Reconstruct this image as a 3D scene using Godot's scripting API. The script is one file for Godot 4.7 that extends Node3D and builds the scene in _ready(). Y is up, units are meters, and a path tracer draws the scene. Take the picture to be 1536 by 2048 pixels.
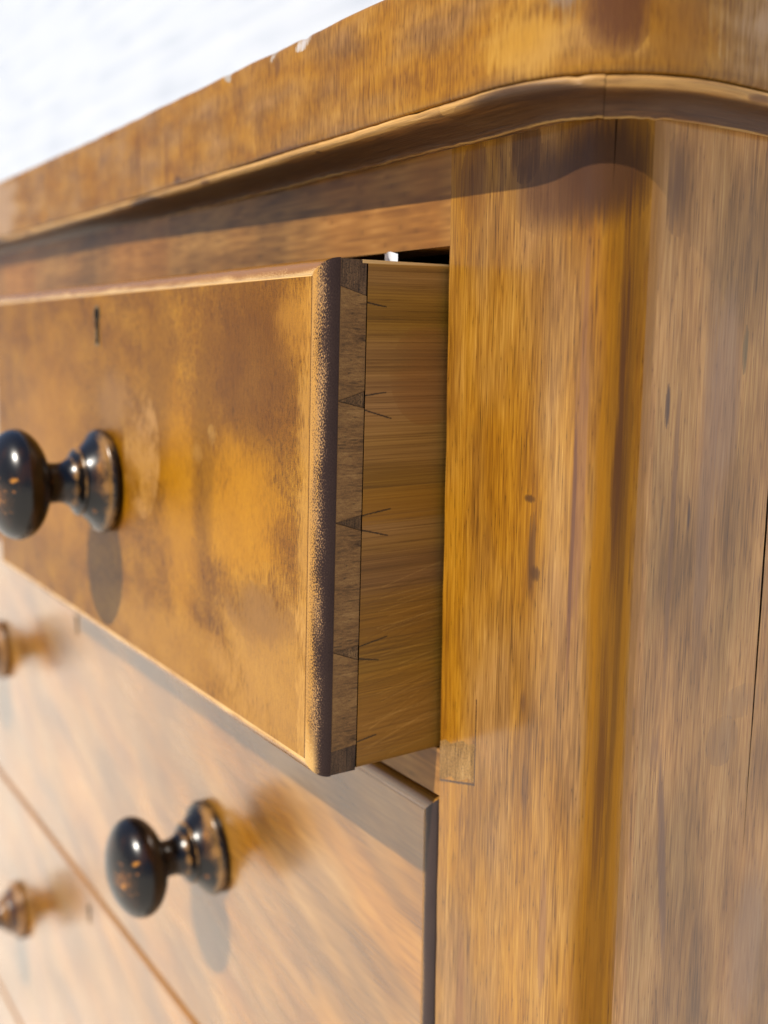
extends Node3D
# Corner of an old chest of drawers outdoors in sunlight, top drawer pulled out a little.
# Metres. X = 0 at the right edge of the drawer opening, Y = 0 at its top, z = 0 on the front of the frame, ground at GROUND.

const GROUND := -1.03
const W := 0.080          # width of the corner post
const R_POST := 0.020
const LEFT := -0.862      # left edge of the wide drawers
const BACK := -0.46

var M := {}
var names := {}
var rng := RandomNumberGenerator.new()


func _ready() -> void:
	rng.seed = 7
	# ---- camera
	var cam := Camera3D.new()
	cam.name = "camera"
	add_child(cam)
	cam.transform = Transform3D(Basis(Vector3(0.56119, 0.00973, -0.82763), Vector3(-0.13811, 0.98701, -0.08204), Vector3(0.81608, 0.16035, 0.55524)).orthonormalized(), Vector3(0.30228, -0.03353, 0.23269))
	var lens := CameraAttributesPhysical.new()
	lens.frustum_focal_length = 24.608
	lens.frustum_focus_distance = 0.355
	lens.exposure_aperture = 4.6
	lens.frustum_near = 0.01
	lens.frustum_far = 400.0
	cam.attributes = lens
	cam.fov = 51.993
	cam.near = 0.01
	cam.far = 400.0
	cam.current = true
	# ---- sky, sun, exposure
	var sky_m := ProceduralSkyMaterial.new()
	sky_m.sky_top_color = Color(0.52, 0.66, 0.88)
	sky_m.sky_horizon_color = Color(0.84, 0.88, 0.93)
	sky_m.sky_curve = 0.2
	sky_m.ground_bottom_color = Color(0.55, 0.53, 0.5)
	sky_m.ground_horizon_color = Color(0.8, 0.8, 0.8)
	sky_m.sky_energy_multiplier = 0.8
	sky_m.sun_angle_max = 1.0
	var sky := Sky.new()
	sky.sky_material = sky_m
	var env := Environment.new()
	env.background_mode = Environment.BG_SKY
	env.sky = sky
	env.tonemap_mode = Environment.TONE_MAPPER_LINEAR
	env.tonemap_exposure = 1.25
	env.sdfgi_enabled = true
	env.ssao_enabled = true
	env.ssil_enabled = true
	var we := WorldEnvironment.new()
	we.name = "environment"
	we.environment = env
	add_child(we)
	var sun := DirectionalLight3D.new()
	sun.name = "sun"
	sun.light_energy = 1.6
	sun.light_color = Color(1.0, 0.975, 0.925)
	sun.light_angular_distance = 0.8
	sun.shadow_enabled = true
	add_child(sun)
	sun.look_at_from_position(Vector3.ZERO, Vector3(-0.08, -1.06, -1.0), Vector3.UP)

	make_materials()
	make_setting()
	make_chest()


# ------------------------------------------------------------------ helpers
func obj(called: String, mesh: Mesh, mat: Material, parent: Node) -> MeshInstance3D:
	var o := MeshInstance3D.new()
	o.name = numbered(called, parent)
	o.mesh = mesh
	o.material_override = mat
	parent.add_child(o, true)
	return o


func numbered(called: String, parent: Node) -> String:
	var key := str(parent.get_instance_id()) + called
	var n: int = names.get(key, 0)
	names[key] = n + 1
	return called if n == 0 else "%s_%03d" % [called, n]


func node(called: String, parent: Node) -> Node3D:
	var o := Node3D.new()
	o.name = numbered(called, parent)
	parent.add_child(o, true)
	return o


func begin() -> SurfaceTool:
	var st := SurfaceTool.new()
	st.begin(Mesh.PRIMITIVE_TRIANGLES)
	return st


# one quad, wound so that its front looks along «out»
func quad(st: SurfaceTool, a: Vector3, b: Vector3, c: Vector3, d: Vector3, out: Vector3, ua := Vector2.ZERO, ub := Vector2.ZERO, uc := Vector2.ZERO, ud := Vector2.ZERO) -> void:
	var n := (c - a).cross(d - b)
	var p := [a, b, c, a, c, d]
	var u := [ua, ub, uc, ua, uc, ud]
	if n.dot(out) > 0.0:
		p = [a, c, b, a, d, c]
		u = [ua, uc, ub, ua, ud, uc]
	for k in 6:
		st.set_uv(u[k])
		st.add_vertex(p[k])


func tri(st: SurfaceTool, a: Vector3, b: Vector3, c: Vector3, out: Vector3, s := 1.0) -> void:
	var p := [a, b, c]
	if (b - a).cross(c - a).dot(out) > 0.0:
		p = [a, c, b]
	for q in p:
		st.set_uv(Vector2(q.z, -q.y) * s)
		st.add_vertex(q)


# a grid of points f(i, j) -> [position, uv]; smooth
func grid(nu: int, nv: int, f: Callable, out: Vector3) -> ArrayMesh:
	var st := begin()
	st.set_smooth_group(0)
	var rows := []
	for j in nv + 1:
		var row := []
		for i in nu + 1:
			row.append(f.call(i, j))
		rows.append(row)
	var m: Array = rows[nv / 2]
	var flip := false
	var a: Vector3 = m[nu / 2][0]
	var b: Vector3 = m[mini(nu / 2 + 1, nu)][0] if nu / 2 + 1 <= nu else m[nu / 2 - 1][0]
	var c: Vector3 = rows[mini(nv / 2 + 1, nv)][nu / 2][0]
	if (b - a).cross(c - a).dot(out) > 0.0:
		flip = true
	for row in rows:
		for q in row:
			st.set_uv(q[1])
			st.add_vertex(q[0])
	for j in nv:
		for i in nu:
			var k := j * (nu + 1) + i
			var q := [k, k + 1, k + nu + 2, k, k + nu + 2, k + nu + 1]
			if flip:
				q = [k, k + nu + 2, k + 1, k, k + nu + 1, k + nu + 2]
			for x in q:
				st.add_index(x)
	st.generate_normals()
	return st.commit()


# a box from lo to hi; uv in metres times s: along = the axis the grain runs on (its length goes to v)
func box(lo: Vector3, hi: Vector3, along := 1, s := Vector2(4, 2), off := Vector2.ZERO) -> ArrayMesh:
	var st := begin()
	st.set_smooth_group(-1)
	for axis in 3:
		var p := (axis + 1) % 3
		var q := (axis + 2) % 3
		if q == along or (along == axis and q == 1):
			var t := p
			p = q
			q = t
		# p becomes v, q becomes u
		for side in 2:
			var o := Vector3.ZERO
			o[axis] = 1.0 if side else -1.0
			var pts := []
			var uvs := []
			for k in 4:
				var v := Vector3.ZERO
				v[axis] = hi[axis] if side else lo[axis]
				v[p] = hi[p] if k in [1, 2] else lo[p]
				v[q] = hi[q] if k in [2, 3] else lo[q]
				pts.append(v)
				uvs.append(Vector2(v[q] * s.x, -v[p] * s.y) + off)
			quad(st, pts[0], pts[1], pts[2], pts[3], o, uvs[0], uvs[1], uvs[2], uvs[3])
	st.generate_normals()
	return st.commit()


func lathe(profile: Array, n: int) -> ArrayMesh:      # profile of Vector2(radius, z) about the z axis
	var total := 0.0
	var at := [0.0]
	for k in range(1, profile.size()):
		total += profile[k].distance_to(profile[k - 1])
		at.append(total)
	var f := func(i: int, j: int):
		var a := TAU * i / n
		var p: Vector2 = profile[j]
		return [Vector3(cos(a) * p.x, sin(a) * p.x, p.y), Vector2(float(i) / n, at[j] / total)]
	var st := begin()
	for j in profile.size():
		for i in n + 1:
			var q: Array = f.call(i, j)
			st.set_uv(q[1])
			st.add_vertex(q[0])
	for j in profile.size() - 1:
		for i in n:
			var k := j * (n + 1) + i
			for x in [k, k + n + 2, k + 1, k, k + n + 1, k + n + 2]:
				st.add_index(x)
	st.generate_normals()
	return st.commit()


func smooth_curve(pts: Array, per: int) -> Array:     # Catmull-Rom through the points
	var out := []
	for k in pts.size() - 1:
		var p0: Vector2 = pts[maxi(k - 1, 0)]
		var p3: Vector2 = pts[mini(k + 2, pts.size() - 1)]
		for i in per:
			out.append(pts[k].cubic_interpolate(pts[k + 1], p0, p3, float(i) / per))
	out.append(pts[pts.size() - 1])
	return out


# ------------------------------------------------------------------ textures
func noise_bytes(w: int, h: int, nw: int, nh: int, freq: float, sd: int, oct := 3) -> PackedByteArray:
	var n := FastNoiseLite.new()
	n.seed = sd
	n.noise_type = FastNoiseLite.TYPE_SIMPLEX_SMOOTH
	n.frequency = freq
	n.fractal_octaves = oct
	var im := n.get_image(nw, nh)
	if nw != w or nh != h:
		im.resize(w, h, Image.INTERPOLATE_CUBIC)
	im.convert(Image.FORMAT_L8)
	return im.get_data()


func ramp(stops: Array) -> PackedByteArray:           # stops: [position 0..1, r, g, b in 0..255] -> 256 colours
	var out := PackedByteArray()
	out.resize(768)
	for i in 256:
		var t := i / 255.0
		var k := 0
		while k < stops.size() - 2 and t > stops[k + 1][0]:
			k += 1
		var f := clampf((t - stops[k][0]) / (stops[k + 1][0] - stops[k][0]), 0, 1)
		for c in 3:
			out[i * 3 + c] = int(clampf(lerpf(stops[k][c + 1], stops[k + 1][c + 1], f), 0, 255))
	return out


# threads one pixel wide running down the picture, each fading from one random tone to the next
func fibres(w: int, h: int, reach: float, sd: int) -> PackedByteArray:
	var r := RandomNumberGenerator.new()
	r.seed = sd
	var out := PackedByteArray()
	out.resize(w * h)
	for x in w:
		var y := 0
		var v := r.randi() & 255
		while y < h:
			var n := int(reach * (0.4 + 1.2 * r.randf())) + 1
			var v1 := r.randi() & 255
			var step := (v1 - v) * 256 / n
			var t := v * 256
			for k in mini(n, h - y):
				out[(y + k) * w + x] = t >> 8
				t += step
			y += n
			v = v1
	return out


# Wood with its grain along the picture's height. Returns [colour image, relief image].
# o: seed, a / b: two colour ramps, mixed by broad patches; fibre, streak, patch: weights; pores: depth of the dark dashes;
# marks: [x, y, rx, ry, colour, strength, ragged] stains and painted shade in 0..1 of the picture; speck: strength of single dark grains
func wood(w: int, h: int, o: Dictionary) -> Array:
	var sd: int = o.seed
	var stretch: int = o.get("stretch", 32)
	var fib := fibres(w, h, stretch, sd)
	var wide := fibres(w / 2, h, o.get("fine_stretch", 22), sd + 1)
	var strk := noise_bytes(w, h, w / 4, maxi(h / (stretch * 4), 6), 0.14, sd + 2, 4)
	var blot := noise_bytes(w, h, w / 8, maxi(h / o.get("patch_stretch", 24), 6), 0.06, sd + 3, 3)
	var blo2 := noise_bytes(w, h, w / 8, maxi(h / o.get("patch_stretch", 24), 6), 0.045, sd + 4, 3)
	var spk := noise_bytes(w, h, w, h, 0.42, sd + 5, 1)
	var ra := ramp(o.a)
	var rb := ramp(o.get("b", o.a))
	var kf := int(256.0 * o.get("fibre", 0.35))
	var kn := int(256.0 * o.get("fine", 0.2))
	var ks := int(256.0 * o.get("streak", 0.35))
	var kb := int(256.0 * o.get("patch", 0.5))
	var base := int(256.0 * 128 * (1.0 - o.get("fibre", 0.35) - o.get("fine", 0.2) - o.get("streak", 0.35) - o.get("patch", 0.5))) + int(o.get("shift", 0)) * 256
	var pore := int(o.get("pores", 60))
	var speck := int(o.get("speck", 0))
	var mixk: float = o.get("mix", 2.2)
	var mixlut := PackedInt32Array()
	mixlut.resize(256)
	for i in 256:
		mixlut[i] = int(256.0 * clampf(0.5 + (i / 255.0 - 0.5) * mixk + o.get("mixshift", 0.0), 0, 1))
	var sharp := PackedByteArray()
	sharp.resize(256)
	for i in 256:
		sharp[i] = clampi(int((i - 128) * float(o.get("sharp", 1.0)) + 128), 0, 255)
	var n := w * h
	var col := PackedByteArray()
	col.resize(n * 3)
	var hgt := PackedByteArray()
	hgt.resize(n)
	var slant: float = o.get("slant", 0.0)
	for i in n:
		var yy := i / w
		var f := wide[yy * (w / 2) + (i - yy * w) / 2]
		var q := i
		if slant != 0.0:
			q = yy * w + posmod(i - yy * w + int(yy * slant), w)
		var t := clampi((sharp[fib[i]] * kf + sharp[f] * kn + strk[q] * ks + blot[q] * kb + base) >> 8, 0, 255) * 3
		var m := mixlut[blo2[q]]
		var r := ra[t] + (((rb[t] - ra[t]) * m) >> 8)
		var g := ra[t + 1] + (((rb[t + 1] - ra[t + 1]) * m) >> 8)
		var b := ra[t + 2] + (((rb[t + 2] - ra[t + 2]) * m) >> 8)
		var k := 256
		if f < 36:
			k -= (36 - f) * pore / 28
		if speck > 0:
			k -= (112 - spk[i]) * speck / 32 if spk[i] < 112 else 0
		if k < 256:
			k = maxi(k, 40)
			r = (r * k) >> 8
			g = (g * k) >> 8
			b = (b * k) >> 8
		col[i * 3] = r
		col[i * 3 + 1] = g
		col[i * 3 + 2] = b
		hgt[i] = (fib[i] + f * 2) / 3 if speck == 0 else (fib[i] + f + spk[i]) / 3
	for g in o.get("marks", []):
		mark(col, hgt, fib, blot, w, h, g)
	return [Image.create_from_data(w, h, false, Image.FORMAT_RGB8, col), Image.create_from_data(w, h, false, Image.FORMAT_L8, hgt)]


func mark(col: PackedByteArray, hgt: PackedByteArray, fib: PackedByteArray, blot: PackedByteArray, w: int, h: int, q: Array) -> void:
	var cx: float = q[0] * w
	var cy: float = q[1] * h
	var rx: float = q[2] * w
	var ry: float = q[3] * h
	var c: Color = q[4]
	var strength: float = q[5]
	var ragged: float = q[6]
	var lean: float = q[7] if q.size() > 7 else 0.0      # how far the mark moves sideways, in pixels per pixel of height
	for y in range(maxi(0, int(cy - ry)), mini(h, int(cy + ry) + 1)):
		var x0 := cx + (y - cy) * lean
		for x in range(maxi(0, int(x0 - rx)), mini(w, int(x0 + rx) + 1)):
			var i := y * w + x
			var dx := (x - x0) / rx
			var dy := (y - cy) / ry
			var d := sqrt(dx * dx + dy * dy)
			var e := clampf((1.0 - d) * 2.0 + ((fib[i] + blot[i]) / 510.0 - 0.5) * ragged, 0.0, 1.0) if d < 1.0 else 0.0
			if e > 0.0:
				e *= strength
				col[i * 3] = int(lerpf(col[i * 3], c.r * 255, e))
				col[i * 3 + 1] = int(lerpf(col[i * 3 + 1], c.g * 255, e))
				col[i * 3 + 2] = int(lerpf(col[i * 3 + 2], c.b * 255, e))


func line(im: Image, a: Vector2, b: Vector2, r: float, c: Color, strength := 1.0) -> void:   # a thin line; points in 0..1
	var s := Vector2(im.get_width(), im.get_height())
	var p := a * s
	var d := (b - a) * s
	var n := int(maxf(absf(d.x), absf(d.y))) + 1
	for k in n + 1:
		var t := p + d * (float(k) / n) + Vector2(rng.randf() - 0.5, rng.randf() - 0.5) * r * 0.7
		var rr := r * (0.7 + 0.5 * rng.randf())
		for y in range(int(t.y - rr), int(t.y + rr) + 2):
			for x in range(int(t.x - rr), int(t.x + rr) + 2):
				if x >= 0 and y >= 0 and x < s.x and y < s.y:
					var e := clampf(rr + 0.5 - Vector2(x, y).distance_to(t), 0, 1) * strength
					if e > 0.0:
						im.set_pixel(x, y, im.get_pixel(x, y).lerp(c, e))


func mat(called: String, pic: Image, relief: Image, depth_cm: float, rough: float, spec := 0.5, repeat := true) -> StandardMaterial3D:
	var m := StandardMaterial3D.new()
	m.resource_name = called
	if pic:
		m.albedo_texture = ImageTexture.create_from_image(pic)
	m.roughness = rough
	m.metallic_specular = spec
	m.texture_repeat = repeat
	if relief and depth_cm != 0.0:
		m.heightmap_enabled = true
		m.heightmap_texture = ImageTexture.create_from_image(relief)
		m.heightmap_scale = depth_cm
	M[called] = m
	return m


func flat(called: String, c: Color, rough: float, spec := 0.5) -> StandardMaterial3D:
	var m := StandardMaterial3D.new()
	m.resource_name = called
	m.albedo_color = c
	m.roughness = rough
	m.metallic_specular = spec
	M[called] = m
	return m


func c8(r: int, g: int, b: int) -> Color:
	return Color(r / 255.0, g / 255.0, b / 255.0)


func make_materials() -> void:
	var honey := [[0.0, 62, 34, 4], [0.3, 108, 65, 9], [0.55, 141, 93, 15], [0.8, 165, 117, 34], [1.0, 190, 148, 78]]
	var brown := [[0.0, 58, 38, 18], [0.3, 104, 70, 32], [0.55, 137, 97, 48], [0.8, 165, 125, 70], [1.0, 189, 152, 102]]
	var amber := [[0.0, 66, 34, 1], [0.3, 112, 66, 2], [0.55, 134, 85, 3], [0.8, 158, 108, 9], [1.0, 188, 142, 44]]
	var ruddy := [[0.0, 58, 30, 12], [0.35, 106, 66, 26], [0.6, 136, 89, 37], [0.85, 164, 115, 58], [1.0, 186, 142, 90]]
	# front stile, 0.256 m wide and 0.512 m high; u = distance round from the opening's edge, v = 0 at Y = 0.05
	var stile := wood(1024, 2048, {"seed": 11, "a": honey, "b": brown, "stretch": 64, "fine_stretch": 26, "fibre": 0.26, "fine": 0.26, "streak": 0.16, "patch": 0.28, "pores": 36, "mix": 1.8, "marks": [
		[0.305, 0.45, 0.034, 1.2, c8(110, 70, 5), 0.72, 1.6], [0.289, 0.30, 0.010, 0.26, c8(136, 88, 6), 0.6, 2.4], [0.309, 0.20, 0.009, 0.15, c8(66, 38, 18), 0.85, 3.0], [0.303, 0.42, 0.008, 0.12, c8(78, 46, 16), 0.7, 3.0],  # corner stripe: streaked wood tone painted in for a dark reflection
		[0.318, 0.30, 0.008, 0.3, c8(84, 52, 14), 0.6, 3.0], [0.325, 0.46, 0.008, 0.25, c8(140, 92, 10), 0.6, 3.0], [0.262, 0.22, 0.010, 0.16, c8(104, 66, 48), 0.55, 3.0], [0.255, 0.30, 0.004, 0.10, c8(78, 46, 34), 0.7, 3.0],
		[0.15, 0.045, 0.03, 0.02, c8(62, 36, 18), 0.6, 4.0], [0.05, 0.06, 0.03, 0.03, c8(82, 48, 22), 0.5, 4.0], [0.27, 0.062, 0.07, 0.04, c8(58, 34, 18), 0.85, 1.4], [0.22, 0.07, 0.10, 0.03, c8(66, 40, 22), 0.7, 1.4],  # old polish patches, strengthened to paint in shade under the top
		[0.185, 0.30, 0.010, 0.03, c8(70, 44, 30), 0.6, 2.5], [0.192, 0.31, 0.010, 0.006, c8(62, 38, 20), 0.7, 2.5], [0.178, 0.40, 0.008, 0.012, c8(70, 44, 30), 0.5, 2.5],
		[0.186, 0.46, 0.010, 0.03, c8(70, 44, 30), 0.5, 2.5], [0.23, 0.55, 0.008, 0.05, c8(110, 72, 50), 0.5, 2.5], [0.06, 0.66, 0.012, 0.08, c8(120, 78, 48), 0.5, 2.5],
		[0.178, 0.262, 0.012, 0.003, c8(60, 36, 18), 0.7, 1.5]]})
	line(stile[0], Vector2(0.081, 0.412), Vector2(0.0805, 0.476), 0.9, c8(50, 32, 20), 0.8)
	line(stile[0], Vector2(0.0, 0.4862), Vector2(0.080, 0.4755), 1.5, c8(60, 40, 26), 0.7)
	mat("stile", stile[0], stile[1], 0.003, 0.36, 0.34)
	M.stile.metallic_specular = 0.26
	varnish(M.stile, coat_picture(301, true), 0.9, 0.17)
	# side boards
	var greyed := [[0.0, 92, 57, 28], [0.3, 150, 102, 52], [0.55, 188, 137, 76], [0.8, 209, 165, 106], [1.0, 222, 188, 136]]
	var side := wood(1024, 2048, {"seed": 23, "a": greyed, "b": brown, "stretch": 64, "fine_stretch": 26, "fibre": 0.24, "fine": 0.24, "streak": 0.14, "patch": 0.30, "pores": 32, "mix": 1.4, "marks": [
		[0.02, 0.07, 0.03, 0.03, c8(84, 54, 34), 0.6, 4.0], [0.165, 0.43, 0.034, 0.018, c8(112, 82, 58), 0.35, 6.0], [0.205, 0.405, 0.05, 0.012, c8(116, 86, 60), 0.3, 6.0], [0.03, 0.42, 0.012, 0.016, c8(104, 70, 50), 0.4, 6.0], [0.976, 0.3, 0.016, 1.2, c8(118, 76, 18), 0.75, 4.0],  # tall amber mark carries on the painted reflection stripe of the post
		[0.162, 0.166, 0.006, 0.016, c8(84, 72, 48), 0.6, 4.0], [0.04, 0.30, 0.006, 0.12, c8(110, 76, 52), 0.6, 2.5], [0.10, 0.26, 0.02, 0.15, c8(112, 82, 64), 0.5, 2.0], [0.13, 0.2, 0.03, 0.08, c8(120, 92, 78), 0.5, 2.0],
		[0.02, 0.20, 0.004, 0.014, c8(70, 48, 36), 0.8, 2.0], [0.07, 0.27, 0.003, 0.012, c8(70, 48, 36), 0.8, 2.0], [0.055, 0.50, 0.008, 0.10, c8(100, 68, 52), 0.6, 2.5, 0.1], [0.25, 0.60, 0.05, 0.08, c8(126, 98, 82), 0.5, 2.0]]})
	mat("side", side[0], side[1], 0.003, 0.38, 0.38)
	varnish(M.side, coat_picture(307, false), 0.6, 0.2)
	# top: the same wood, short grain standing upright on its edge
	var top := wood(2048, 512, {"seed": 37, "a": honey, "b": brown, "stretch": 80, "fine_stretch": 30, "patch_stretch": 12, "fibre": 0.24, "fine": 0.18, "streak": 0.10, "patch": 0.26, "pores": 18, "mix": 1.5, "marks": [
		[0.401, 0.05, 0.0048, 0.05, c8(150, 142, 138), 0.9, 5.0, 0.2], [0.463, 0.05, 0.0048, 0.06, c8(164, 158, 158), 0.9, 5.0, -0.25], [0.500, 0.05, 0.0088, 0.075, c8(178, 172, 174), 0.9, 5.0, -0.3], [0.468, 0.16, 0.0032, 0.12, c8(96, 60, 24), 0.6, 2.0],
		[0.720, 0.45, 0.0176, 0.45, c8(78, 44, 22), 0.85, 1.6], [0.748, 0.5, 0.0160, 0.6, c8(118, 76, 22), 0.6, 1.8], [0.696, 0.45, 0.0096, 0.2, c8(110, 92, 88), 0.7, 3.0], [0.680, 0.7, 0.0240, 0.3, c8(168, 126, 56), 0.6, 2.0],
		[0.840, 0.5, 0.0800, 0.8, c8(156, 126, 100), 0.8, 1.6], [0.316, 0.93, 0.0080, 0.08, c8(50, 28, 16), 0.7, 2.0], [0.240, 0.5, 0.0032, 0.5, c8(96, 58, 24), 0.5, 2.0],
		[0.296, 0.6, 0.0024, 0.5, c8(96, 58, 24), 0.5, 2.0], [0.324, 0.4, 0.0016, 0.5, c8(90, 54, 20), 0.5, 2.0], [0.328, 0.97, 0.0400, 0.08, c8(110, 74, 40), 0.6, 2.0], [0.472, 0.98, 0.0480, 0.06, c8(74, 42, 22), 0.6, 2.0]]})
	mat("top", top[0], top[1], 0.003, 0.36, 0.36)
	# moulding: grain along its length (u)
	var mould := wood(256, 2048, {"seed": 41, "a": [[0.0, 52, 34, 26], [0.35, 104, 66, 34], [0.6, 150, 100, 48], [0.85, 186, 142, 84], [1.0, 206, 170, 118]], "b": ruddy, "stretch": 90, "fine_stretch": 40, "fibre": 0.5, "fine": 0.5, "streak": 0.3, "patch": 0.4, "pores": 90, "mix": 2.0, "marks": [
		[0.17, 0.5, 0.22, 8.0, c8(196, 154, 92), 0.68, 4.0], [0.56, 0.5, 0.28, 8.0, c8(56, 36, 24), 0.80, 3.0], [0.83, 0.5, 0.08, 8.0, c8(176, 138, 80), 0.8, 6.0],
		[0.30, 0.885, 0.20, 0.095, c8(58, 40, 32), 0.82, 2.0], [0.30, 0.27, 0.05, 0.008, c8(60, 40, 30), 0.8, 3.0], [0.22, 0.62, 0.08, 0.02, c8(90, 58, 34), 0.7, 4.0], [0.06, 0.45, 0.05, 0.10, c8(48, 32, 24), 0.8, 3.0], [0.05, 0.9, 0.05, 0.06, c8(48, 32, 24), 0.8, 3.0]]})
	mould[0].rotate_90(CLOCKWISE)
	mould[1].rotate_90(CLOCKWISE)
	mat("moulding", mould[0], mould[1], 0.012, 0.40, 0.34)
	# rails: grain along X
	var rail := wood(512, 1024, {"seed": 53, "a": ruddy, "b": brown, "stretch": 90, "fine_stretch": 30, "fibre": 0.22, "fine": 0.18, "streak": 0.2, "patch": 0.3, "pores": 14})
	mat("rail", rail[0], rail[1], 0.003, 0.36, 0.34)
	# pulled-out drawer's front: figured, blotched
	var front := wood(1536, 768, {"seed": 67, "a": amber, "b": honey, "stretch": 10, "fine_stretch": 5, "patch_stretch": 7, "slant": -0.3, "fibre": 0.24, "fine": 0.30, "streak": 0.10, "patch": 0.32, "pores": 60, "speck": 38, "shift": -8, "mix": 1.3, "marks": [
		[0.88, 0.20, 0.12, 0.24, c8(88, 50, 5), 0.65, 1.6], [0.86, 0.52, 0.10, 0.20, c8(172, 116, 4), 0.65, 1.8], [0.72, 0.55, 0.06, 0.35, c8(162, 108, 4), 0.6, 1.8], [0.78, 0.40, 0.03, 0.3, c8(110, 70, 6), 0.5, 1.8], [0.66, 0.25, 0.05, 0.25, c8(118, 76, 8), 0.5, 1.8],
		[0.615, 0.44, 0.055, 0.17, c8(176, 134, 92), 0.6, 5.0], [0.53, 0.32, 0.07, 0.10, c8(132, 92, 54), 0.6, 1.6], [0.93, 0.84, 0.14, 0.24, c8(166, 122, 64), 0.65, 1.8], [0.70, 0.90, 0.25, 0.12, c8(158, 112, 48), 0.55, 1.6],
		[0.90, 0.72, 0.07, 0.07, c8(112, 76, 40), 0.6, 2.4], [0.985, 0.45, 0.022, 0.6, c8(178, 132, 66), 0.6, 3.0], [0.97, 0.12, 0.05, 0.10, c8(172, 120, 44), 0.5, 1.8], [0.30, 0.5, 0.2, 0.4, c8(160, 106, 28), 0.4, 1.4],
		[0.80, 0.36, 0.010, 0.025, c8(160, 124, 80), 0.5, 7.0], [0.765, 0.41, 0.014, 0.025, c8(156, 116, 70), 0.4, 7.0]]})
	mat("front", front[0], front[1], 0.004, 0.38, 0.28)
	# lower fronts: long slanting grey veins on honey
	var low := wood(640, 1280, {"seed": 79, "a": [[0.0, 66, 36, 8], [0.3, 114, 69, 14], [0.55, 150, 97, 22], [0.8, 174, 121, 42], [1.0, 194, 150, 80]], "b": brown, "stretch": 20, "patch_stretch": 10, "slant": 0.62, "fibre": 0.14, "fine": 0.14, "streak": 0.16, "patch": 0.40, "pores": 12, "mix": 1.6, "sharp": 1.0})
	low[0].rotate_90(CLOCKWISE)
	low[1].rotate_90(CLOCKWISE)
	mat("low_front", low[0], low[1], 0.002, 0.26, 0.62)
	M.low_front.clearcoat_enabled = true
	M.low_front.clearcoat = 0.8
	M.low_front.clearcoat_roughness = 0.2
	# moulded edges of the drawer fronts: rubbed pale on the face side, dark old polish behind; u runs across the profile
	mat("edge_dark", edge_picture(101, true), null, 0, 0.5, 0.24)
	mat("edge_old", edge_picture(107, true, 1.0), null, 0, 0.32, 0.4)  # its pale line also paints in a highlight
	mat("edge_pale", edge_picture(113, false), null, 0, 0.24, 0.65)
	# drawer side: grain along z (picture's width) with coarse dark lines
	var ds := wood(768, 1024, {"seed": 127, "a": [[0.0, 62, 40, 18], [0.35, 108, 74, 36], [0.6, 137, 98, 53], [0.85, 160, 121, 74], [1.0, 180, 144, 98]], "b": [[0.0, 62, 40, 8], [0.4, 108, 73, 16], [0.7, 138, 98, 28], [1.0, 170, 128, 56]],
		"stretch": 260, "fine_stretch": 90, "patch_stretch": 64, "fibre": 0.24, "fine": 0.18, "streak": 0.16, "patch": 0.22, "pores": 20, "mix": 1.6, "marks": [
		[0.445, 0.95, 0.035, 0.3, c8(132, 86, 12), 0.6, 3.0], [0.66, 0.92, 0.07, 0.3, c8(128, 84, 18), 0.55, 3.0], [0.86, 0.95, 0.10, 0.3, c8(136, 90, 18), 0.6, 3.0], [0.20, 0.92, 0.10, 0.05, c8(116, 70, 24), 0.4, 3.0]]})
	ds[0].rotate_90(CLOCKWISE)
	ds[1].rotate_90(CLOCKWISE)
	# saw lines: picture is 1024 x 768 for 0.34 m of depth (u) and 0.19 m of height (v), the front end at u = 0
	for k in 54:
		var v := 0.60 + 0.36 * rng.randf() if k < 66 else 0.1 + 0.5 * rng.randf()
		var u := 0.005 + 0.05 * rng.randf()
		line(ds[0], Vector2(u, v), Vector2(u + 0.06 + 0.2 * rng.randf(), v - 0.030 - 0.03 * rng.randf()), 0.5, c8(190, 146, 80) if k % 2 else c8(78, 50, 18), 0.4)
	for q in [[0.0204, 0.0266, 0.0216, 0.0], [0.0519, 0.0259, 0.0510, 0.0], [0.0570, 0.0233, 0.0602, 0.0], [0.0939, 0.0226, 0.0924, 0.0], [0.0992, 0.0234, 0.1020, 0.0], [0.1414, 0.0226, 0.1394, 0.0], [0.1460, 0.0260, 0.1477, 0.0], [0.1771, 0.0264, 0.1760, 0.0]]:
		var a := Vector2(0.0, (q[0] - 0.0065) / 0.19)
		var b := Vector2((0.0342 - q[1]) / 0.344, (q[2] - 0.0065) / 0.19)
		for im in [ds[0], ds[1]]:
			line(im, a, b, 0.8, Color(0.08, 0.05, 0.03), 0.9)
	mat("drawer_side", ds[0], ds[1], 0.006, 0.5, 0.4, false)
	var tail := wood(256, 512, {"seed": 139, "a": [[0.0, 60, 42, 23], [0.4, 108, 77, 42], [0.7, 133, 99, 56], [1.0, 158, 124, 78]], "fibre": 0.3, "fine": 0.3, "streak": 0.3, "patch": 0.3, "pores": 50, "speck": 20, "stretch": 6})
	tail[0].rotate_90(CLOCKWISE)
	tail[1].rotate_90(CLOCKWISE)
	mat("tail", tail[0], tail[1], 0.008, 0.5, 0.4)
	var pin := wood(256, 256, {"seed": 149, "a": [[0.0, 36, 27, 20], [0.5, 80, 59, 42], [0.8, 108, 82, 56], [1.0, 152, 120, 80]], "fibre": 0.3, "fine": 0.3, "streak": 0.3, "patch": 0.5, "pores": 60, "speck": 50, "stretch": 3})
	mat("pin_dark", pin[0], pin[1], 0.015, 0.6, 0.4)
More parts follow.
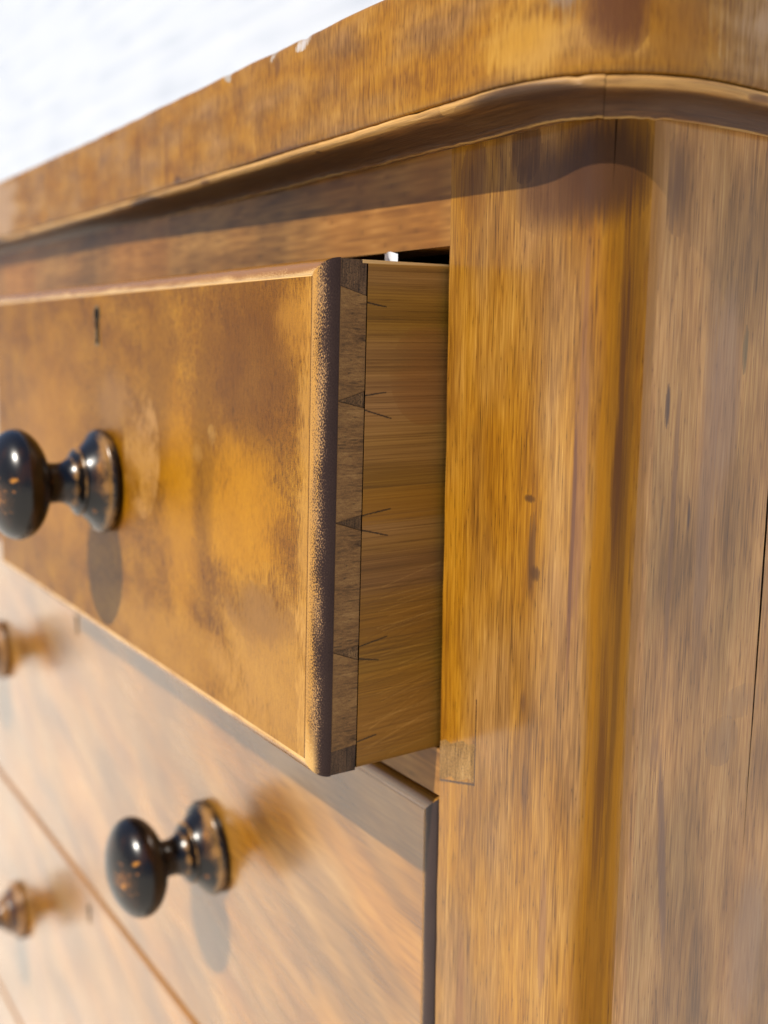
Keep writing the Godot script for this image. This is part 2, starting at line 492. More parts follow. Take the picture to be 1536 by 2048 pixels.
	var pin_b := wood(256, 256, {"seed": 151, "a": [[0.0, 46, 33, 20], [0.5, 98, 72, 44], [0.8, 126, 96, 60], [1.0, 164, 130, 84]], "fibre": 0.3, "fine": 0.3, "streak": 0.3, "patch": 0.5, "pores": 60, "speck": 50, "stretch": 3})
	mat("pin", pin_b[0], pin_b[1], 0.015, 0.6, 0.4)
	var patch := wood(256, 256, {"seed": 157, "a": [[0.0, 66, 46, 26], [0.5, 124, 91, 48], [0.8, 146, 111, 64], [1.0, 166, 132, 84]], "fibre": 0.3, "fine": 0.3, "streak": 0.3, "patch": 0.5, "pores": 60, "speck": 30, "stretch": 5})
	mat("rail_end", patch[0], patch[1], 0.010, 0.42, 0.36)
	mat("knob", knob_picture(false), null, 0, 0.25, 0.46)
	mat("knob_rubbed", knob_picture(true), null, 0, 0.34, 0.6)
	flat("inside", c8(62, 40, 22), 0.8, 0.2)
	flat("brass", c8(150, 120, 70), 0.35)
	M.brass.metallic = 0.9
	flat("hole", c8(16, 11, 8), 0.8, 0.2)
	flat("paper", c8(226, 228, 232), 0.7, 0.3)
	flat("worn_edge", c8(196, 158, 104), 0.5, 0.4)
	# white wood-grain wall
	var wl := wood(1024, 1024, {"seed": 171, "a": [[0.0, 163, 169, 180], [0.4, 180, 184, 192], [1.0, 187, 190, 196]], "fibre": 0.06, "fine": 0.04, "streak": 0.7, "patch": 0.4, "pores": 2, "stretch": 200})
	mat("wall", wl[0], wl[1], 0.03, 0.6, 0.3)
	var gr := wood(1024, 1024, {"seed": 181, "a": [[0.0, 212, 203, 188], [0.5, 234, 227, 214], [1.0, 246, 241, 231]], "fibre": 0.1, "fine": 0.2, "streak": 0.2, "patch": 0.6, "pores": 20, "speck": 24, "stretch": 1, "patch_stretch": 8})
	mat("ground", gr[0], gr[1], 0.1, 0.85, 0.3)


func varnish(m: StandardMaterial3D, mask: Image, much: float, rough: float) -> void:
	m.clearcoat_enabled = true
	m.clearcoat = much
	m.clearcoat_roughness = rough
	m.clearcoat_texture = ImageTexture.create_from_image(mask)


# where varnish shines: uneven wear, cut at corner and top to imitate dark reflections
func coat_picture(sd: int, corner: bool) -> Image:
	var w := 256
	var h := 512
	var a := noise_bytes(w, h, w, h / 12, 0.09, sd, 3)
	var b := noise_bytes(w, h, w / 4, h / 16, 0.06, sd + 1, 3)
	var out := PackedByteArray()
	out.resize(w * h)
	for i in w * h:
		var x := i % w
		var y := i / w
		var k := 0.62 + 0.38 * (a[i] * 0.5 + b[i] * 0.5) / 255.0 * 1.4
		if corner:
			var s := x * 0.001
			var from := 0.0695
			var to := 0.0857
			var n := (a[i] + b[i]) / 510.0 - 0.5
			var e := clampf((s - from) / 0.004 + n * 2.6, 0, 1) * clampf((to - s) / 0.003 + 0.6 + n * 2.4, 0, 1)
			k *= 1.0 - 0.96 * e  # shine taken off the corner to imitate a dark reflection
		k *= 0.2 + 0.8 * smoothstep(0.03, 0.17, float(y) / h + (a[i] + b[i] - 256) * 0.00012)     # shine cut near the top, in place of a darker reflection
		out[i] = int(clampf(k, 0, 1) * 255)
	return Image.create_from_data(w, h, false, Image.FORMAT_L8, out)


func edge_picture(sd: int, dark: bool, old := 0.0) -> Image:
	var w := 128
	var h := 2048
	var a := noise_bytes(w, h, w, h / 2, 0.20, sd, 3)
	var b := noise_bytes(w, h, w, h / 16, 0.05, sd + 1, 3)
	var c := noise_bytes(w, h, w / 4, h / 12, 0.04, sd + 2, 2)
	var im := Image.create(w, h, false, Image.FORMAT_RGB8)
	var pale := c8(170, 124, 62)
	var rub := c8(176, 136, 92)
	var deep := c8(44, 28, 22)
	var plum := c8(46, 34, 33)
	for y in h:
		for x in w:
			var i := y * w + x
			var t := float(x) / w
			var g := a[i] / 255.0 - 0.5
			var col: Color
			if dark:
				var e := clampf((t - 0.34 + old * 0.10) * (4.0 + old * 4.0) + g * 1.8 + (b[i] / 255.0 - 0.5) * 0.8, 0, 1)
				col = pale.lerp(rub.lerp(deep, clampf(0.45 + g * 1.5 + (c[i] / 255.0 - 0.5) * 0.6, 0, 1)), e)
				e = clampf((t - 0.60 + old * 0.4) * 6.0 + 0.3 + g * 2.0 + (c[i] / 255.0 - 0.5) * 0.7, 0, 1)
				col = col.lerp(plum, e * 0.9)
				if old == 0.0 and y > 1700:
					col = col.lerp(c8(190, 150, 92), clampf((y - 1700) / 140.0 + g * 2.0, 0, 1) * clampf((0.72 - t) * 6.0, 0, 1))
				if absf(t - 0.05) < 0.035:
					col = col.lerp(deep, 0.55 + g)
			else:
				var e := clampf((t - 0.24) * 6.0 + g * 1.6 + (c[i] / 255.0 - 0.5) * 1.2, 0, 1)
				col = c8(196, 156, 96).lerp(c8(132, 86, 30), e)
			im.set_pixel(x, y, col)
	return im


func knob_picture(rubbed: bool) -> Image:
	var w := 1024
	var h := 512
	var a := noise_bytes(w, h, w / 2, h, 0.012, 201, 3)
	var b := noise_bytes(w, h, w / 2, h, 0.09, 202, 3)
	var c := noise_bytes(w, h, w / 2, h, 0.22, 203, 2)
	var col := PackedByteArray()
	col.resize(w * h * 3)
	for i in w * h:
		var v := float(i / w) / h
		var r := 13.0 if not rubbed else 62.0
		var g := 9.0 if not rubbed else 34.0
		var bl := 8.0 if not rubbed else 14.0
		var e := clampf((a[i] - 136) / 60.0, 0, 1) * (0.8 if rubbed else 0.45)                # rubbed brown
		r = lerpf(r, 74, e)
		g = lerpf(g, 38, e)
		bl = lerpf(bl, 14, e)
		# turned rims rubbed to wood
		for k in [[0.075, 0.034], [0.225, 0.012], [0.285, 0.010]]:
			e = clampf(1.4 - absf(v - k[0]) / k[1] + (c[i] - 128) / 90.0 + (a[i] - 128) / 60.0 + (0.6 if rubbed else -0.35), 0, 1) * 0.75
			r = lerpf(r, 158, e)
			g = lerpf(g, 114, e)
			bl = lerpf(bl, 58, e)
		col[i * 3] = int(r)
		col[i * 3 + 1] = int(g)
		col[i * 3 + 2] = int(bl)
	# chips down to the bare wood, and dents
	var gold := c8(160, 104, 36)
	var tan_c := c8(120, 74, 34)
	var spots := [[0.55, 0.42, 0.008, 0.014, gold, 0.9, 3.0], [0.40, 0.16, 0.02, 0.02, tan_c, 0.9, 4.0], [0.60, 0.14, 0.03, 0.02, gold, 0.7, 4.0], [0.06, 0.80, 0.03, 0.05, tan_c, 0.8, 4.0], [0.93, 0.87, 0.03, 0.03, gold, 0.7, 4.0],
		[0.48, 0.86, 0.09, 0.13, tan_c, 0.45, 2.0], [0.555, 0.74, 0.010, 0.030, gold, 1.0, 2.0], [0.45, 0.85, 0.016, 0.030, gold, 0.95, 2.5]]
	for k in 26:
		spots.append([0.47 + rng.randfn() * 0.05, 0.86 + rng.randfn() * 0.06, 0.003 + 0.007 * rng.randf(), 0.006 + 0.014 * rng.randf(), gold if k % 2 else tan_c, 0.9, 2.5])
	for q in spots:
		mark(col, PackedByteArray(), b, c, w, h, q)
	return Image.create_from_data(w, h, false, Image.FORMAT_RGB8, col)


# ------------------------------------------------------------------ setting
func make_setting() -> void:
	var ground := obj("ground", box(Vector3(-150, GROUND - 0.3, -150), Vector3(150, GROUND, 150), 0, Vector2(0.7, 0.7)), M.ground, self)
	ground.set_meta("kind", "structure")
	ground.set_meta("label", "pale paved ground that the chest stands on")
	var wall := obj("wall", box(Vector3(-7, GROUND + 0.004, -0.78), Vector3(4, 1.6, -0.62), 0, Vector2(1.0, 1.4)), M.wall, self)
	wall.set_meta("label", "white wood grained wall standing in sunlight behind the chest")
	wall.set_meta("category", "wall")


# ------------------------------------------------------------------ chest
func make_chest() -> void:
	var chest := node("chest_of_drawers", self)
	chest.set_meta("label", "old varnished wooden chest of drawers with its top right drawer pulled out")
	chest.set_meta("category", "chest of drawers")
	make_frame(chest)
	make_top(chest)
	make_drawers(chest)
	make_paper()


# distance round the post -> point on its outside
func round_post(s: float, y: float) -> Vector3:
	var flat_len := W - R_POST
	if s <= flat_len:
		return Vector3(s, y, 0)
	var a := (s - flat_len) / R_POST
	if a <= PI / 2:
		return Vector3(flat_len + R_POST * sin(a), y, -R_POST + R_POST * cos(a))
	return Vector3(W, y, -R_POST - (s - flat_len - R_POST * PI / 2))


func make_frame(chest: Node3D) -> void:
	var top := 0.0410
	var foot := GROUND + 0.002
	var s_end := W - R_POST + R_POST * PI / 2
	# the corner post: flat stile, rounded corner in two pieces with the joint between them open near the top
	for piece in 3:
		var nu: int = [26, 8, 8][piece]
		var nv := 60
		var f := func(i: int, j: int):
			var y := top - 0.6 * pow(float(j) / nv, 1.4)
			if j == nv:
				y = foot
			var b := [0.0, 0.0690, 0.0738, 0.0857]
			var s := lerpf(b[piece], b[piece + 1], float(i) / nu)
			if piece == 2 and i == 0:
				s += 0.00045 * clampf((y - 0.012) / 0.02, 0, 1)
			var p := round_post(s, y)
			if i == 0 and piece == 0:
				p.x += (0.00015 * sin(y * 160.0) + 0.0001 * sin(y * 57.0)) * (1.0 if y < 0.0 else 0.0)
			return [p, Vector2(s / 0.256, (0.05 - y) / 0.512)]
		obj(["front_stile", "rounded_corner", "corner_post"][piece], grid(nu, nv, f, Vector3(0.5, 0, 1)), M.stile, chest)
	obj("stile_core", box(Vector3(0.0004, foot, -0.03), Vector3(W - 0.012, top, -0.004), 1), M.inside, chest)
	obj("stile_edge", box(Vector3(0.0002, foot, -0.03), Vector3(0.003, top - 0.001, -0.0004), 1, Vector2(4, 2)), M.stile, chest)
	# side of the carcase: two boards with a slender open joint between them
	var joint := -0.0785
	for piece in 2:
		var nv := 60
		var nu := 16
		var f := func(i: int, j: int):
			var y := top - 0.6 * pow(float(j) / nv, 1.4)
			if j == nv:
				y = foot
			var s0 := 0.0857
			var s1 := s_end - R_POST - joint
			if piece == 1:
				s0 = s1 + 0.0011 * clampf((y + 0.225) / 0.10, 0, 1) + 0.0001 * sin(y * 300.0)
				s1 = s_end - R_POST - BACK
			var s := lerpf(s0, s1, float(i) / nu) if piece == 1 else lerpf(s0, s1, pow(float(i) / nu, 1.6))
			return [round_post(s, y), Vector2((s - s_end) / 0.256, (0.05 - y) / 0.512)]
		obj("side_board", grid(nu, nv, f, Vector3(1, 0, 0)), M.side, chest)
	obj("side_core", box(Vector3(W - 0.016, foot, BACK), Vector3(W - 0.0025, top, -0.021), 1), M.inside, chest)
	# rails
	var x0 := LEFT - 0.002
	obj("top_rail", box(Vector3(x0, 0.0, -0.022), Vector3(-0.00003, top, -0.00004), 0, Vector2(2, 4)), M.rail, chest)
	obj("middle_rail", box(Vector3(x0, -0.2062, -0.06), Vector3(-0.0002, -0.1876, -0.0008), 0, Vector2(2, 4), Vector2(0.3, 0.2)), M.rail, chest)
	obj("lower_rail", box(Vector3(x0, -0.4450, -0.06), Vector3(-0.0004, -0.4380, -0.007), 0, Vector2(2, 4)), M.rail, chest)
	obj("lower_rail", box(Vector3(x0, -0.6930, -0.06), Vector3(-0.0004, -0.6860, -0.007), 0, Vector2(2, 4)), M.rail, chest)
	obj("plinth", box(Vector3(x0, foot, -0.03), Vector3(-0.0004, -0.940, 0.0), 0, Vector2(2, 4)), M.rail, chest)
	obj("drawer_divider", box(Vector3(-0.444, -0.1876, -0.03), Vector3(-0.426, -0.0001, -0.0009), 1), M.stile, chest)
	# end of the middle rail let into the stile, a hair proud
	var f := func(i: int, j: int):
		var x := -0.0002 + 0.0206 * i / 6.0
		var y := -0.1835 + 0.28 * x - 0.0145 * j / 4.0 + 0.0009 * sin(i * 2.1 + j)
		if i in [0, 6] or j in [0, 4]:
			return [Vector3(x, y, 0.00002), Vector2(x * 12, -y * 12)]
		return [Vector3(x, y, 0.00018), Vector2(x * 12, -y * 12)]
	obj("rail_end", grid(6, 4, f, Vector3(0, 0, 1)), M.rail_end, chest)
	# left stile and side, back, bottom and dust boards
	var l := LEFT - W
	obj("front_stile", box(Vector3(l, foot, -0.03), Vector3(x0, top, 0.0), 1), M.stile, chest)
	obj("side_board", box(Vector3(l, foot, BACK), Vector3(l + 0.018, top, -0.0302), 1), M.side, chest)
	obj("back_board", box(Vector3(l + 0.019, foot, BACK + 0.001), Vector3(W - 0.017, top - 0.001, BACK + 0.012), 1), M.inside, chest)
	for y in [-0.197, -0.4415, -0.6895]:
		obj("dust_board", box(Vector3(x0, y - 0.003, BACK + 0.013), Vector3(-0.002, y + 0.003, -0.061), 0), M.inside, chest)


# outline of the top seen from above: front edge, rounded corner, side. s in metres from the corner's start; returns [point x,z, normal x,z]
func top_path(s: float, over: float, r: float) -> Array:
	var xe := 0.0942 + over
	var ze := 0.0220 + over
	var xs := xe - r
	if s < 0.0:                      # the front is not quite parallel to the frame
		return [Vector2(xs + s, ze + 0.0190 * maxf(s, -0.36)), Vector2(0, 1)]
	var a := s / r
	if a < PI / 2:
		return [Vector2(xs + r * pow(sin(a), 0.855), ze - r + r * pow(cos(a), 0.855)), Vector2(pow(sin(a), 1.145), pow(cos(a), 1.145)).normalized()]   # a little squarer than a circle
	return [Vector2(xe, ze - r - (s - r * PI / 2)), Vector2(1, 0)]


func path_steps(r: float) -> Array:
	var out := []
	var s := LEFT - W - 0.02
	while s < -0.0001:
		out.append(s)
		s += 0.004 if s > -0.45 else 0.03
	for k in 29:
		out.append(r * PI / 2 * k / 28.0)
	var e := r * PI / 2
	for k in range(1, 22):
		out.append(e + 0.44 * k / 21.0)
	return out


func make_top(chest: Node3D) -> void:
	var yb := 0.0411
	var yt := 0.0815
	var r := 0.0524
	var steps := path_steps(r)
	# face: [outset, height]
	var prof := [Vector2(-0.004, yb), Vector2(-0.0012, yb), Vector2(-0.0004, yb + 0.0004), Vector2(0, yb + 0.0012)]
	for k in 8:
		prof.append(Vector2(0.0, lerpf(yb + 0.003, yt - 0.004, k / 7.0)))
	for k in 5:
		var a := PI / 2 * k / 4.0
		prof.append(Vector2(-0.0018 + 0.0018 * cos(a), yt - 0.0018 + 0.0018 * sin(a)))
	prof.append(Vector2(-0.012, yt))
	var dents := [[-0.1795, 0.0035, 0.0006], [-0.136, 0.0035, 0.0006], [-0.110, 0.006, 0.0008], [-0.228, 0.002, 0.0004], [-0.03, 0.004, 0.0004]]
	var f := func(i: int, j: int):
		var s: float = steps[i]
		var q := top_path(s, 0.0, r)
		var p: Vector2 = prof[j]
		var n: Vector2 = q[1]
		var o := p.x + 0.00018 * sin(s * 71.0 + p.y * 90.0) + 0.00012 * sin(s * 163.0 + 1.0)
		var y := p.y
		if j >= 11:
			for d in dents:
				var e := exp(-pow((s - d[0]) / d[1] * 2.0, 2.0))
				y -= e * d[2] * (0.7 if j < 16 else 1.0)
				o -= e * d[2] * 0.8 * (1.0 if j > 11 else 0.5)
			y += 0.00012 * sin(s * 210.0) * sin(s * 47.0)
		var c: Vector2 = q[0] + n * o
		return [Vector3(c.x, y, c.y), Vector2((s + 0.46) / 0.70, (yt - p.y + absf(p.x)) / 0.041 * 0.98 + 0.01)]
	obj("top_edge", grid(steps.size() - 1, prof.size() - 1, f, Vector3(0, 0, 1)), M.top, chest)
	# the top's upper and lower faces
	for up in [true, false]:
		var st := begin()
		var y := yt if up else yb
		var c := Vector3(-0.35, y, -0.25)
		for i in steps.size() - 1:
			var a := top_path(steps[i], -0.012 if up else -0.004, r)
			var b := top_path(steps[i + 1], -0.012 if up else -0.004, r)
			tri(st, c, Vector3(a[0].x, y, a[0].y), Vector3(b[0].x, y, b[0].y), Vector3(0, 1 if up else -1, 0), 2.0)
		var l := top_path(steps[0], -0.004, r)
		var e := top_path(steps[-1], -0.004, r)
		tri(st, c, Vector3(e[0].x, y, e[0].y), Vector3(l[0].x, y, e[0].y), Vector3(0, 1 if up else -1, 0), 2.0)
		tri(st, c, Vector3(l[0].x, y, e[0].y), Vector3(l[0].x, y, l[0].y), Vector3(0, 1 if up else -1, 0), 2.0)
		st.generate_normals()
		obj("top_board" if up else "top_underside", st.commit(), M.side if up else M.inside, chest)
	# moulding under the top: a half round, then a small cove down to the frame; two lengths, mitred at the corner
	var shape := [Vector2(-0.0012, 0.0410), Vector2(-0.0003, 0.0408), Vector2(0.0004, 0.0401), Vector2(0.0003, 0.0390), Vector2(-0.0010, 0.0378), Vector2(-0.0034, 0.0374), Vector2(-0.0064, 0.0371),
		Vector2(-0.0096, 0.0364), Vector2(-0.0122, 0.0353), Vector2(-0.0142, 0.0340), Vector2(-0.0152, 0.0330), Vector2(-0.0157, 0.0324), Vector2(-0.0166, 0.0321), Vector2(-0.0182, 0.0325), Vector2(-0.026, 0.0332)]
	var run := smooth_curve(shape, 3)
	var rough := FastNoiseLite.new()
	rough.seed = 5
	rough.frequency = 1.0
	rough.fractal_octaves = 3
	var mitre := r * PI / 4
	for piece in 2:
		var part := []
		for s in steps:
			if (piece == 0 and s < mitre - 0.001) or (piece == 1 and s > mitre + 0.001):
				part.append(s)
		if piece == 0:
			part.append(mitre - 0.00012)
		else:
			part.push_front(mitre + 0.00012)
		var g := func(i: int, j: int):
			var s: float = part[i]
			var q := top_path(s, 0.0, r)
			var p: Vector2 = run[j]
			var k := 0.00010 * sin(s * 93.0) + 0.00016 * rough.get_noise_2d(s * 160.0, j * 0.15)
			if j >= 30 and j <= 38:
				k += 0.0009 * minf(rough.get_noise_2d(s * 260.0, 40.0) - 0.05, 0.0) - 0.0012 * maxf(rough.get_noise_2d(s * 90.0, 80.0) - 0.25, 0.0)
			elif j < 10:
				k -= 0.0016 * maxf(rough.get_noise_2d(s * 130.0, 120.0) - 0.22, 0.0)
			var dip := -0.0003 if piece == 1 else 0.0
			var near := 1.0 - 0.3 * clampf(s / (r * PI / 2), 0.0, 1.0)       # it stands out less along the side
			var c: Vector2 = q[0] + q[1] * (p.x * near + k)
			return [Vector3(c.x, p.y + dip + k * 0.5, c.y), Vector2((s + 0.32) / 0.3, float(j) / (run.size() - 1))]
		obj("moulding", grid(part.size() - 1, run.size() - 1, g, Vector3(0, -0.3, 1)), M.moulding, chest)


# ------------------------------------------------------------------ drawers
# front of a drawer as a part of the chest: panel (the face), four moulded edges, body behind
func drawer_front(chest: Node3D, xl: float, xr: float, yt: float, yb: float, face: float, skin: Material, whole: bool, depth := 0.0062, edges := [0.0056, 0.0056, 0.0056, 0.0056]) -> Node3D:
	var d := node("drawer", chest)
	# profile of an edge: [share of the inset, share of the depth]
	var prof := [Vector2(0, -1)]
	for k in range(1, 9):
		var a := PI / 2 * k / 8.0
		prof.append(Vector2(1.0 - cos(a), sin(a) - 1.0))
	prof.append(Vector2(1.04, -0.04))
	prof.append(Vector2(1.09, -0.04))
	prof.append(Vector2(1.14, 0))
	var ix: Array = edges.map(func(e): return e * 1.14)
	# face
	var w := xr - xl
	var h := yt - yb
	var f := func(i: int, j: int):
		var x := lerpf(xl + ix[3], xr - ix[1], i / 40.0)
		var y := lerpf(yt - ix[0], yb + ix[2], j / 20.0)
		var z := face
		if i > 0 and i < 40 and j > 0 and j < 20:
			z += 0.00025 * sin(x * 31.0 + y * 17.0) * sin(y * 40.0 + x * 5.0)
		return [Vector3(x, y, z), Vector2((x - xl) / w, (yt - y) / h)]
	obj("front_panel", grid(40, 20, f, Vector3(0, 0, 1)), skin, d)
	var center := Vector3((xl + xr) / 2, (yt + yb) / 2, 0)
	for k in 4:                      # top, right, bottom, left
		var n := 90
		var length := w if k % 2 == 0 else h
		var g := func(i: int, j: int):
			var p: Vector2 = prof[j]
			var t := float(i) / n
			var wear := 0.00007 * sin(t * length * 900.0) * sin(t * length * 210.0 + k) * sin(PI * clampf(float(j) / 8.0, 0, 1)) if i > 0 and i < n else 0.0
			var x := 0.0
			var y := 0.0
			if k == 0 or k == 2:
				x = lerpf(xl + p.x * edges[3], xr - p.x * edges[1], t)
				y = yt - p.x * edges[0] - wear if k == 0 else yb + p.x * edges[2] + wear
			else:
				y = lerpf(yt - p.x * edges[0], yb + p.x * edges[2], t)
				x = xr - p.x * edges[1] - wear if k == 1 else xl + p.x * edges[3] + wear
			return [Vector3(x, y, face + p.y * depth - wear), Vector2(1.0 - float(j) / (prof.size() - 1), t * length / 0.2)]
		var out: Vector3 = [Vector3(0, 1, 1), Vector3(1, 0, 1), Vector3(0, -1, 1), Vector3(-1, 0, 1)][k]
		obj("moulded_edge", grid(n, prof.size() - 1, g, out), ((M.edge_old if whole else M.edge_dark) if k % 2 else (skin if whole else M.edge_pale)), d)
	var back := face - 0.0180
	var inset := 0.0 if whole else 0.0008
	obj("front_board", box(Vector3(xl + 0.0002, yb + 0.0002, back), Vector3(xr - 0.0002 - inset, yt - 0.0002, face - depth - 0.0001), 0, Vector2(2, 4)), M.rail if whole else M.pin_dark, d)
	return d


func knob(d: Node3D, x: float, y: float, z: float, turn: float, rubbed := false) -> void:
	# foot, rim, step, hollow neck, flattened ball
	var prof := [Vector2(0.0235, 0.0), Vector2(0.0255, 0.0008), Vector2(0.0262, 0.003), Vector2(0.0256, 0.0052), Vector2(0.0238, 0.0062)]
	var a := smooth_curve(prof, 4)
	a.append_array(smooth_curve([Vector2(0.0236, 0.0064), Vector2(0.0222, 0.0075), Vector2(0.0196, 0.0098), Vector2(0.0172, 0.0124), Vector2(0.0162, 0.0138)], 4))
	a.append_array(smooth_curve([Vector2(0.0166, 0.0139), Vector2(0.0170, 0.0148), Vector2(0.0160, 0.0158), Vector2(0.0146, 0.0164), Vector2(0.0122, 0.0185), Vector2(0.0102, 0.0220), Vector2(0.0098, 0.0260), Vector2(0.0104, 0.0296)], 4))
	for k in range(0, 29):
		var t := lerpf(0.42, PI, k / 28.0)
		var r := 0.0268 * sin(t)
		var zz := 0.0440 - 0.0148 * cos(t)
		if r < 0.0112 and k < 4:
			continue
		a.append(Vector2(maxf(r, 0.0002), zz))
	var o := obj("knob", lathe(a, 72), M.knob_rubbed if rubbed else M.knob, d)
	o.position = Vector3(x, y, z)
	o.rotation.z = turn


func keyhole(d: Node3D, x: float, y: float, z: float, k_size := 1.0) -> void:
	# brass lining round a dark slot: round above, straight below
	for ring in 2:
		var st := begin()
		st.set_smooth_group(-1)
		var grow := 0.0013 if ring == 0 else 0.0
		var zz := z + (0.0004 if ring == 0 else 0.00055)
		var pts := []
		for k in 15:
			var a := lerpf(-0.9, PI + 0.9, k / 14.0)
			pts.append(Vector2(cos(a), sin(a)) * (0.0033 * k_size + grow))
		pts.append(Vector2(-0.0019 * k_size - grow, -0.0142 * k_size - grow))
		pts.append(Vector2(0.0019 * k_size + grow, -0.0142 * k_size - grow))
		for k in pts.size():
			var p: Vector2 = pts[k]
			var q: Vector2 = pts[(k + 1) % pts.size()]
			var c := Vector3(x, y - 0.003, zz)
			tri(st, c, Vector3(x + p.x, y + p.y, zz), Vector3(x + q.x, y + q.y, zz), Vector3(0, 0, 1))
			quad(st, Vector3(x + p.x, y + p.y, zz), Vector3(x + q.x, y + q.y, zz), Vector3(x + q.x, y + q.y, z - 0.002), Vector3(x + p.x, y + p.y, z - 0.002), Vector3(p.x, p.y, 0))
		st.generate_normals()
		if ring == 1:
			obj("lock_pin", box(Vector3(x - 0.0009, y - 0.0128 * k_size, z - 0.001), Vector3(x + 0.0002, y - 0.0070 * k_size, z + 0.0008)), M.brass, d)
		obj("keyhole_lining" if ring == 0 else "keyhole", st.commit(), M.brass if ring == 0 else M.hole, d)


# a flat piece seen from the side: points are (z, y), standing from x - thick to x
func slip(pts: Array, x: float, thick: float) -> ArrayMesh:
	var st := begin()
	st.set_smooth_group(-1)
	var mid := Vector2.ZERO
	for p in pts:
		mid += p / pts.size()
	for k in pts.size():
		var p: Vector2 = pts[k]
		var q: Vector2 = pts[(k + 1) % pts.size()]
		tri(st, Vector3(x, mid.y, mid.x), Vector3(x, p.y, p.x), Vector3(x, q.y, q.x), Vector3(1, 0, 0), 14.0)
		var e := (p + q) / 2 - mid
		quad(st, Vector3(x, p.y, p.x), Vector3(x, q.y, q.x), Vector3(x - thick, q.y, q.x), Vector3(x - thick, p.y, p.x), Vector3(0, e.y, e.x))
	st.generate_normals()
	return st.commit()


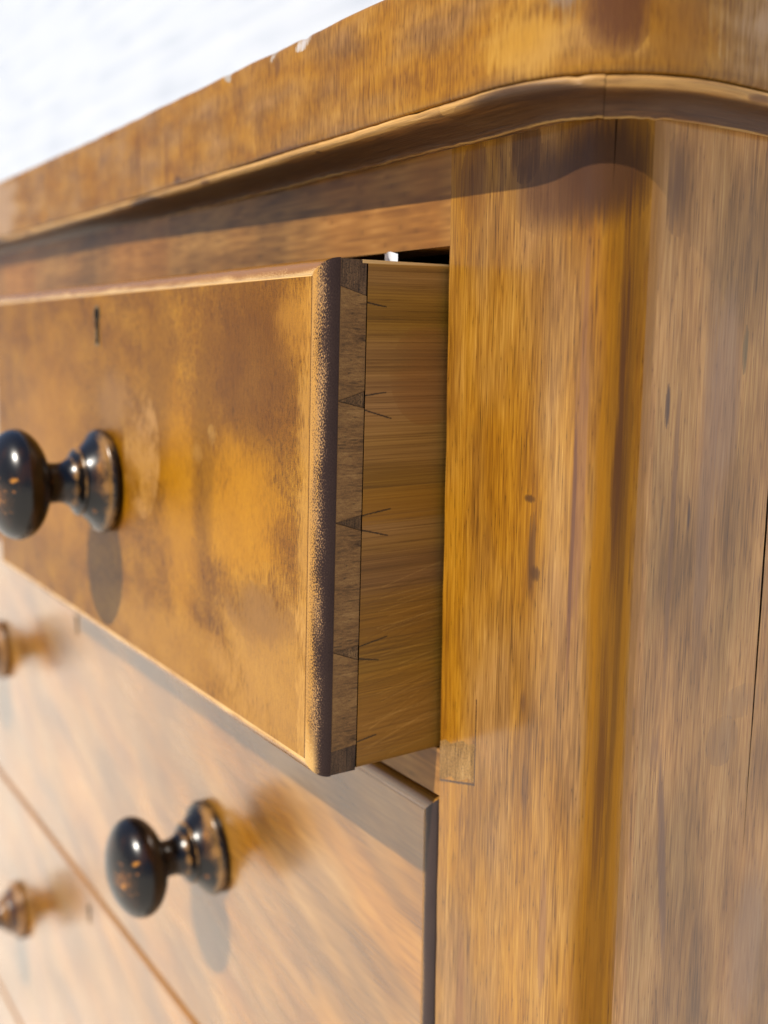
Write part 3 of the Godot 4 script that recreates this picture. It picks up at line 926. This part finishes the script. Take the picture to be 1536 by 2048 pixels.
func make_drawers(chest: Node3D) -> void:
	# the one that is pulled out
	var face := 0.0527
	var xr := -0.003
	var top := -0.0060
	var bot := -0.1880
	var d := drawer_front(chest, -0.4235, xr, top, bot, face, M.front, false, 0.0076)
	d.set_meta("label", "top right drawer pulled out, with dovetails showing on its side")
	# dovetail joint: (z, y) of the pins' points and roots
	var seam := 0.0346
	var tip := 0.0450
	var pins := [[[tip, top - 0.0002], [tip, -0.0152], [seam, -0.0180], [seam, top - 0.0002]], [[tip, -0.0538], [seam, -0.0506], [seam, -0.0561]], [[tip, -0.0959], [seam, -0.0938], [seam, -0.0991]],
		[[tip, -0.1422], [seam, -0.1411], [seam, -0.1462]], [[tip, bot + 0.0002], [tip, -0.1791], [seam, -0.1782], [seam, bot + 0.0002]]]
	for p in pins:
		var pts := []
		for q in p:
			pts.append(Vector2(q[0], q[1]))
		obj("dovetail_pin", slip(pts, xr - 0.00028, 0.0012), M.pin if p.size() == 3 else M.pin_dark, d)
	var g := 0.0002
	var tails := [[[tip, -0.0152 - g], [tip, -0.0538 + g], [seam, -0.0506 + g], [seam, -0.0180 - g]], [[tip, -0.0538 - g], [tip, -0.0959 + g], [seam, -0.0938 + g], [seam, -0.0561 - g]],
		[[tip, -0.0959 - g], [tip, -0.1422 + g], [seam, -0.1411 + g], [seam, -0.0991 - g]], [[tip, -0.1422 - g], [tip, -0.1791 + g], [seam, -0.1782 + g], [seam, -0.1462 - g]]]
	for p in tails:
		var pts := []
		for q in p:
			pts.append(Vector2(q[0], q[1]))
		obj("dovetail_tail", slip(pts, xr, 0.0014), M.tail, d)
	knob(d, -0.2130, -0.1047, face, 3.0)
	keyhole(d, -0.2215, -0.0218, face)
	# the old front is no longer square to the sides: its foot stands a little forward
	var lean := Transform3D(Basis(Vector3.RIGHT, -0.0205), Vector3.ZERO)
	var pivot := Vector3(0, -0.095, 0.04)
	for part in d.get_children():
		part.transform = Transform3D(Basis.IDENTITY, pivot) * lean * Transform3D(Basis.IDENTITY, -pivot) * part.transform
	# the side board: top edge a little worn, front end just clear of the front board
	var nz := 40
	var prof := [Vector2(-0.0135, -0.1872), Vector2(-0.0045, -0.1872), Vector2(-0.0032, -0.1870), Vector2(-0.0030, -0.1866)]
	for k in 15:
		prof.append(Vector2(-0.003, lerpf(-0.185, -0.0085, k / 14.0)))
	prof.append_array([Vector2(-0.0031, -0.0075), Vector2(-0.0035, -0.0071), Vector2(-0.0045, -0.0070), Vector2(-0.0135, -0.0070)])
	var f := func(i: int, j: int):
		var p: Vector2 = prof[j]
		var z := lerpf(0.0342 + 0.0205 * (-0.095 - p.y), -0.31, float(i) / nz)
		var sag := 0.0008 * smoothstep(0.0, 1.0, float(i) / 6.0) if j >= 18 else 0.0
		return [Vector3(p.x, p.y + sag, z), Vector2(float(i) / nz, (-0.0065 - p.y) / 0.19)]
	obj("drawer_side", grid(nz, prof.size() - 1, f, Vector3(1, 0, 0)), M.drawer_side, d)
	obj("side_top_edge", box(Vector3(-0.0134, -0.0074, -0.31), Vector3(-0.0032, -0.0062, 0.0345), 2), M.worn_edge, d)
	obj("side_end", box(Vector3(-0.0135, -0.1870, 0.0310), Vector3(-0.0036, -0.0072, 0.0322), 1), M.hole, d)
	obj("side_lining", box(Vector3(-0.0145, -0.1870, -0.31), Vector3(-0.0135, -0.0072, 0.0325), 2), M.worn_edge, d)
	obj("drawer_side", box(Vector3(-0.4215, -0.1870, -0.31), Vector3(-0.4115, -0.0072, 0.0325), 2, Vector2(4, 2)), M.rail, d)
	obj("drawer_back", box(Vector3(-0.411, -0.1870, -0.31), Vector3(-0.0147, -0.02, -0.30), 0), M.inside, d)
	obj("drawer_bottom", box(Vector3(-0.411, -0.182, -0.299), Vector3(-0.0147, -0.176, 0.0325), 0), M.inside, d)
	# the short drawer beside it, closed
	var e := drawer_front(chest, LEFT, -0.447, -0.002, -0.186, 0.0003, M.low_front, true, 0.0036)
	e.set_meta("label", "closed short drawer left of the pulled out one")
	# the wide ones below: top, bottom, then where the right knob, the left knob and the keyhole are, and the insets of top and bottom edge
	var rows := [[-0.2085, -0.4402, -0.2095, -0.3151, -0.652, -0.3125, -0.4335, -0.2345, 0.0056, 0.0028], [-0.4430, -0.6880, -0.205, -0.560, -0.634, -0.5585, -0.4310, -0.4600, 0.0028, 0.0028], [-0.6912, -0.9380, -0.21, -0.81, -0.65, -0.81, -0.432, -0.708, 0.0028, 0.0028]]
	var tell := ["wide drawer just under the pulled out one, with a black knob", "wide drawer below the first wide one", "lowest wide drawer, only its corner showing"]
	for k in 3:
		var q: Array = rows[k]
		var w := drawer_front(chest, LEFT, -0.0028, q[0], q[1], 0.0003, M.low_front, true, 0.0036, [q[8], 0.0056, q[9], 0.0056])
		w.set_meta("label", tell[k])
		knob(w, q[2], q[3], 0.0003, 3.35 + k * 1.3)
		knob(w, q[4], q[5], 0.0003, 4.0 + k * 1.7, true)
		keyhole(w, q[6], q[7], 0.0003, 0.72)


func make_paper() -> void:
	# a scrap of white paper standing in the drawer, its top just over the side
	var f := func(i: int, j: int):
		var t := i / 10.0
		var v := j / 6.0
		return [Vector3(-0.0165 - 0.003 * sin(t * 3.0) - 0.002 * v, lerpf(-0.1755, -0.0018, v) - 0.0005 * sin(t * 7.0), lerpf(0.0152, 0.0092, t)), Vector2(t, v)]
	var o := obj("paper_scrap", grid(10, 6, f, Vector3(1, 0, 0)), M.paper, self)
	o.set_meta("label", "small white paper scrap peeping over the side of the pulled out drawer")
	o.set_meta("category", "paper")
